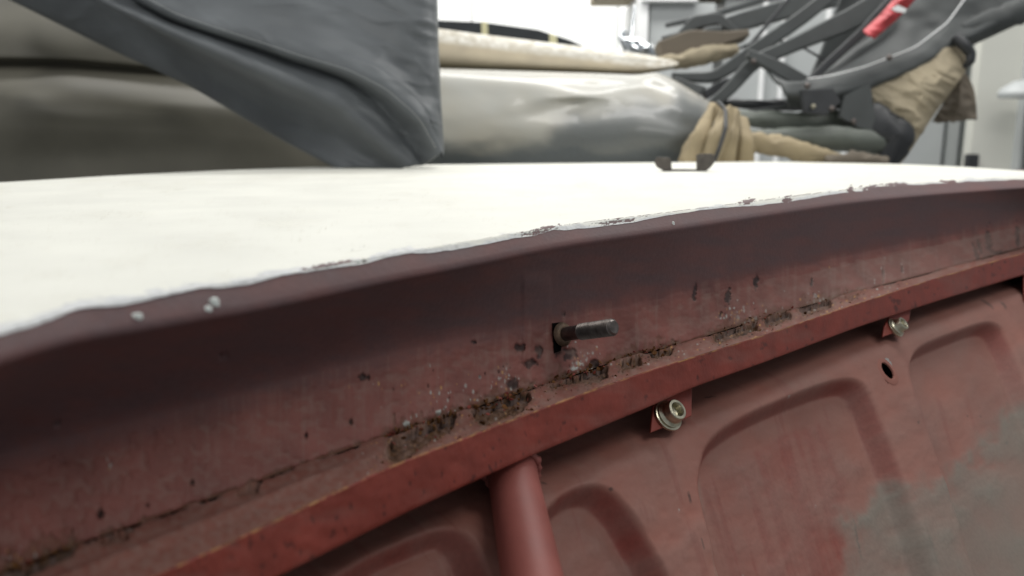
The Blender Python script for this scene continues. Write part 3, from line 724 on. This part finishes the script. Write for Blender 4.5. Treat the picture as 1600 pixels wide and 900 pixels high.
# padded rails
tube('padded_rail', [(1130, 182, 1.50), (1180, 186, 1.50), (1260, 192, 1.50), (1370, 186, 1.50)], [9, 14, 16, 18], M['greenish'], top_, 24, 60, .8, .003, 3)
tube('padded_rail', [(1160, 216, 1.46), (1240, 216, 1.46), (1320, 217, 1.46), (1396, 222, 1.46)], [12, 17, 20, 20], M['greenish'], top_, 24, 60, .8, .002, 9)
tube('padded_rail', [(1130, 160, 1.55), (1200, 165, 1.55), (1300, 162, 1.55)], [5, 9, 9], M['rubber'], top_, 20, 50, .8, .002, 11)
tube('hinge_block', [(1352, 176, 1.47), (1376, 196, 1.46), (1404, 212, 1.45), (1382, 262, 1.46)], [26, 30, 24, 18], M['rubber'], top_, 24, 50, .6, .006, 12)
tube('hinge_block', [(1290, 256, 1.40), (1340, 250, 1.40), (1386, 256, 1.40)], [8, 12, 8], M['brown'], top_, 16, 40, .8, .005, 16)
# frame arms
arm = lambda pts, wd, th=.014, m='frame': bar('frame_arm', pts, wd, M[m], top_, th)
arm([(1035, 62, 1.72), (1100, 50, 1.72), (1180, 28, 1.72), (1300, -4, 1.72), (1400, -30, 1.72)], [10, 28, 30, 32])
arm([(1030, 84, 1.66), (1080, 68, 1.66), (1130, 64, 1.66), (1165, 56, 1.66)], [30, 34, 22, 10], .05, 'brown')
arm([(1050, 120, 1.60), (1115, 122, 1.60), (1160, 92, 1.60), (1250, 30, 1.60), (1340, -40, 1.60)], [12, 22, 22, 22])
arm([(1112, 164, 1.54), (1140, 140, 1.54), (1176, 98, 1.54), (1240, 70, 1.54), (1330, 30, 1.54), (1450, -40, 1.54)], [18, 22, 22, 32, 36, 40])
arm([(1168, 84, 1.52), (1210, 104, 1.52), (1262, 134, 1.52), (1330, 148, 1.52)], [14, 24, 24, 30])
arm([(1090, 152, 1.56), (1050, 125, 1.58)], [40, 10])
arm([(1245, 145, 1.50), (1280, 112, 1.50), (1345, 52, 1.50), (1400, -10, 1.5)], [10, 14, 14, 12], .012, 'rubber')
arm([(1040, 40, 1.78), (1120, 22, 1.78), (1240, -16, 1.78)], [6, 9, 9], .01)
arm([(1060, 60, 1.70), (1085, 36, 1.70), (1120, 30, 1.7), (1150, 52, 1.70)], [14, 20, 18, 8], .02)
arm([(1100, 150, 1.6), (1135, 128, 1.6), (1160, 130, 1.6)], [14, 10, 6], .02, 'rubber')
arm([(1150, 178, 1.52), (1220, 168, 1.52), (1290, 150, 1.52), (1330, 138, 1.52)], [5, 7, 7, 5], .01)
arm([(1208, 84, 1.66), (1290, 48, 1.66), (1400, -14, 1.66)], [6, 9, 10], .008)
arm([(1262, 150, 1.62), (1300, 84, 1.62), (1330, 20, 1.62), (1345, -20, 1.62)], [18, 34, 46, 50], .012)
arm([(1134, 108, 1.63), (1176, 66, 1.63), (1226, 6, 1.63), (1250, -20, 1.63)], [4, 6, 6, 6], .008, 'rubber')
tube('cable', [(1112, 60, 1.68), (1150, 78, 1.66), (1186, 62, 1.64), (1240, 66, 1.6), (1300, 100, 1.55)], 2.0, M['rubber'], top_, 10, 60)
tube('strap', [(1112, 96, 1.64), (1098, 72, 1.64), (1104, 50, 1.64), (1128, 44, 1.64)], [7, 9, 8, 5], M['frame'], top_, 12, 40, .3)
for (u_, v_, z_) in ((1178, 96, 1.515), (1262, 134, 1.42), (1390, 90, 1.44), (1300, 170, 1.42), (1334, 190, 1.44)):
    lathe('rivet', [(.0001, -.004), (.005, -.003), (.0055, .0), (.004, .003), (.0001, .004)], M['dark_steel'], top_, 16, frame(P(u_, v_, z_-.012), (0, -1, .2)))
# wide curved side plate with its bright welt
loft('side_plate', [[(1200, 106, 1.53), (1240, 140, 1.53), (1300, 90, 1.56), (1380, 20, 1.58), (1440, -60, 1.60)],
                    [(1210, 122, 1.49), (1250, 132, 1.48), (1320, 108, 1.49), (1390, 60, 1.51), (1470, -60, 1.53)],
                    [(1220, 132, 1.47), (1262, 128, 1.46), (1352, 106, 1.47), (1430, 78, 1.48), (1500, 20, 1.50), (1560, -60, 1.50)],
                    [(1228, 150, 1.46), (1280, 154, 1.45), (1360, 136, 1.46), (1430, 108, 1.47), (1500, 66, 1.48), (1590, 20, 1.49), (1700, -40, 1.5)],
                    [(1232, 168, 1.50), (1280, 178, 1.49), (1340, 162, 1.50), (1390, 128, 1.52), (1500, 80, 1.52), (1600, 34, 1.5), (1700, 0, 1.5)]], M['frame'], top_, 120, 10, .006, .004, 40, 8)
tube('welt', [(1262, 123, 1.445), (1300, 118, 1.45), (1352, 104, 1.45), (1430, 74, 1.46), (1480, 36, 1.47), (1512, -8, 1.48)], 1.2, M['whitetrim'], top_, 8, 60)
plate('latch_plate', [(1250, 142), (1300, 140), (1312, 160), (1290, 180), (1256, 176)], 1.43, M['rubber'], top_, .012)
lathe('rivet', [(.0001, -.004), (.004, -.003), (.0045, .0), (.003, .003), (.0001, .004)], M['steel'], top_, 16, frame(P(1271, 166, 1.415), (0, -1, .2)))
plate('corner_bracket', [(1318, 150), (1358, 130), (1364, 176), (1372, 206), (1340, 200), (1310, 182)], 1.45, M['frame'], top_, .01)
# khaki panel hanging from the frame, its brown inner side behind
loft('lining_panel', [[(1350, 128, 1.475), (1420, 104, 1.475), (1480, 70, 1.48), (1500, 62, 1.48), (1512, 76, 1.48)],
                      [(1362, 150, 1.46), (1420, 126, 1.455), (1470, 112, 1.45), (1500, 104, 1.46), (1514, 100, 1.47)],
                      [(1368, 176, 1.46), (1410, 165, 1.44), (1450, 150, 1.44), (1480, 138, 1.45), (1496, 130, 1.46)],
                      [(1390, 205, 1.46), (1410, 205, 1.44), (1430, 195, 1.44), (1450, 184, 1.45), (1462, 176, 1.46)],
                      [(1400, 262, 1.46), (1406, 258, 1.45), (1410, 252, 1.45), (1416, 246, 1.45), (1420, 240, 1.46)]], M['khaki'], top_, 90, 14, .004, .005, 40, 12, None, .007)
loft('lining_flap', [[(1492, 128, 1.50), (1503, 112, 1.50), (1508, 112, 1.50)], [(1474, 160, 1.52), (1500, 150, 1.49), (1522, 140, 1.5)], [(1456, 190, 1.53), (1490, 190, 1.5), (1527, 185, 1.49)]], M['brown'], top_, 60, 14, .004, .003, 30, 14, None, .004)
tube('rubber_seal', [(1492, 58, 1.47), (1508, 72, 1.46), (1517, 84, 1.46), (1516, 96, 1.46), (1505, 106, 1.47)], [8, 9, 8, 7, 3], M['rubber'], top_, 18, 40)
tube('padded_rail', [(1500, 50, 1.50), (1560, 30, 1.5), (1640, -6, 1.5)], [14, 20, 24], M['frame'], top_, 20, 40, .7, .004, 21)
loft_r = loft('red_rag', [[(1348, 48, 1.44), (1376, 22, 1.44), (1400, -6, 1.44), (1420, -30, 1.44)], [(1356, 54, 1.425), (1388, 26, 1.42), (1410, 0, 1.42), (1432, -26, 1.42)], [(1366, 61, 1.44), (1400, 32, 1.44), (1426, 4, 1.44), (1448, -20, 1.44)]], M['red'], None, 50, 8, .003, .008, 16, 31)
tag(loft_r, 'bright red rag wrapped over the dark roof frame arm', 'rag')
plate('white_patch', [(1392, 14), (1402, 8), (1416, 14), (1414, 20), (1400, 18)], 1.405, M['whitetrim'], loft_r, .002)

# --- grey vinyl cover hanging over the deck at the left
cov = loft('vinyl_cover', [
    [(-60, -80, 1.36), (160, 0, 1.32), (330, 110, 1.30), (430, 180, 1.24), (530, 252, 1.16)],
    [(-60, -40, 1.27), (20, -2, 1.25), (150, 62, 1.25), (300, 132, 1.22), (440, 214, 1.16), (532, 262, 1.09)],
    [(60, -60, 1.18), (150, 0, 1.175), (250, 66, 1.175), (360, 130, 1.165), (470, 200, 1.13), (570, 263, 1.075)],
    [(110, -60, 1.14), (180, 6, 1.13), (290, 76, 1.125), (400, 130, 1.12), (500, 190, 1.10), (606, 263, 1.07)],
    [(130, -60, 1.06), (153, 0, 1.040), (263, 50, 1.036), (350, 88, 1.036), (438, 127, 1.034), (517, 162, 1.034), (582, 215, 1.040), (635, 260, 1.055)],
    [(160, -60, 1.058), (184, 0, 1.060), (263, 36, 1.058), (368, 72, 1.057), (456, 103, 1.056), (530, 132, 1.050), (560, 162, 1.050), (613, 212, 1.055), (652, 259, 1.060)],
    [(180, -60, 1.068), (200, -4, 1.070), (270, 31, 1.068), (374, 65, 1.068), (462, 96, 1.068), (542, 124, 1.067), (586, 154, 1.064), (634, 204, 1.066), (664, 257, 1.066)],
    [(200, -60, 1.050), (214, -8, 1.043), (280, 27, 1.040), (380, 60, 1.039), (470, 90, 1.038), (545, 112, 1.034), (604, 142, 1.030), (654, 186, 1.032), (685, 242, 1.045)],
    [(260, -60, 1.070), (290, 0, 1.060), (340, 22, 1.055), (420, 50, 1.050), (500, 78, 1.046), (570, 100, 1.040), (625, 132, 1.036), (664, 172, 1.038), (687, 236, 1.048)],
    [(480, -60, 1.12), (500, 0, 1.10), (540, 50, 1.085), (590, 90, 1.065), (630, 126, 1.05), (672, 176, 1.04), (688, 246, 1.05)],
    [(600, -60, 1.10), (610, 0, 1.09), (630, 50, 1.075), (650, 90, 1.065), (668, 130, 1.055), (683, 180, 1.055), (689, 236, 1.06)],
    [(672, -60, 1.10), (674, 0, 1.09), (677, 60, 1.08), (681, 110, 1.07), (684, 150, 1.07), (687, 190, 1.07), (689, 228, 1.075)],
    [(676, -60, 1.17), (677, 0, 1.16), (679, 60, 1.15), (682, 110, 1.14), (684, 150, 1.14), (686, 190, 1.13), (686, 228, 1.12)]], M['vinyl'], None, 300, 14, .004, .0035, 90, 40, None, .0045)
tag(cov, 'dark grey vinyl cover draped in a diagonal fold with its corner resting on the deck', 'vinyl cover')

for k, (du, dv) in enumerate(((0, 0), (7, -10))):
    L_ = rs_line([(214, -8, 1.036), (280, 27, 1.033), (380, 60, 1.032), (470, 90, 1.031), (545, 112, 1.027), (604, 142, 1.023), (654, 186, 1.025), (683, 238, 1.038)], 200)
    if k == 0:
        V, Fc = [], []
        for q in range(0, 198, 2):
            p, p2 = P(L_[q, 0], L_[q, 1]-3, L_[q, 2]), P(L_[q+1, 0], L_[q+1, 1]-3, L_[q+1, 2])
            d = (p2-p)/np.linalg.norm(p2-p); sd_ = np.cross(d, FV)*.0005; b0 = len(V)
            V += [p-sd_, p+sd_, p2+sd_, p2-sd_, p-sd_-FV*.0008, p+sd_-FV*.0008, p2+sd_-FV*.0008, p2-sd_-FV*.0008]
            Fc += [tuple(b0+x for x in f_) for f_ in ((0, 1, 2, 3), (7, 6, 5, 4), (0, 4, 5, 1), (1, 5, 6, 2), (2, 6, 7, 3), (3, 7, 4, 0))]
        mesh('stitching', V, Fc, M['greycab'], cov)['kind'] = 'stuff'
# --- dark curved car edge with masking tape, further back
tk = thing('taped_trim', 'dark curved strip with two yellow masking tapes in front of the white wall', 'trim strip', (0, 0, 0))
plate('trim_strip', [(560, 26), (680, 33), (760, 37), (840, 48), (890, 64), (920, 78), (880, 96), (760, 84), (560, 76)], 2.28, M['matte'], tk, .02)
plate('masking_tape', [(752, 34), (762, 35), (763, 72), (753, 71)], 2.24, M['tape'], tk, .002)
plate('masking_tape', [(858, 52), (870, 56), (872, 90), (859, 88)], 2.24, M['tape'], tk, .002)
hd = loft('rounded_cover', [[(820, 82, 2.2), (900, 74, 2.2), (960, 76, 2.2), (1010, 92, 2.2)], [(810, 92, 2.12), (900, 84, 2.1), (960, 86, 2.1), (1020, 100, 2.12)], [(800, 104, 2.1), (900, 104, 2.1), (960, 104, 2.1), (1020, 110, 2.1)]], M['greycab'], None, 60, 8, .006, .004, 40, 52)
tag(hd, 'smooth bluish grey rounded panel just left of the chrome mirror', 'panel')
# --- chrome mirror
mr = thing('chrome_mirror', 'small chrome mirror on a thin upright arm above the folded roof', 'mirror', tuple(P(995, 92, 1.9)))
g1 = tube('mirror_arm', [(992, 8, 1.9), (988, 40, 1.9), (984, 66, 1.9), (996, 92, 1.9)], [2.2, 3, 5, 4], M['chrome'], None, 16, 40); reparent(g1, mr)
g2 = tube('mirror_head', [(978, 62, 1.9), (1000, 76, 1.88), (1012, 78, 1.88), (1022, 80, 1.9)], [5, 13, 13, 8], M['chrome'], None, 24, 40, .7); reparent(g2, mr)
g3 = tube('mirror_foot', [(976, 48, 1.92), (972, 60, 1.92), (980, 78, 1.92)], [5, 6, 6], M['chrome'], None, 16, 30, .7); reparent(g3, mr)

# --- loose spring clip lying on the deck
vd = 266; jc = int(np.argmin(np.abs(UDk-1070))); zcl = float(np.interp(-267.6, -DV[:60, jc][::1], DZ[:60, jc]))-.001
outl = [(1024, 249), (1026, 245.5), (1046, 246), (1048.5, 250), (1049.5, 264), (1088, 264.5), (1088, 242), (1092, 240.5), (1112, 240), (1116.5, 243), (1117.5, 248), (1115, 256), (1108, 264), (1100, 267), (1085, 267.4), (1045, 267.2), (1034, 265.5), (1026, 261), (1022.5, 254)]
cl = thing('spring_clip', 'small dark bent metal clip lying loose on the cream deck', 'clip', tuple(P(1070, 267, zcl)))
c1 = plate('clip_side', outl, zcl, M['clip'], None, .0022); reparent(c1, cl)
c2 = plate('clip_side', outl, zcl*1.009, M['clip'], None, .0022); reparent(c2, cl)
c3 = tube('clip_base', [(1036, 266, zcl*1.005), (1070, 267, zcl*1.005), (1104, 266, zcl*1.005)], [1.2, 1.0, 1.2], M['clip'], None, 8, 20, 5); reparent(c3, cl)
for o_ in (c1, c2):
    b_ = o_.modifiers.new('bevel', 'BEVEL'); b_.width = .0006; b_.segments = 2; b_.limit_method = 'ANGLE'
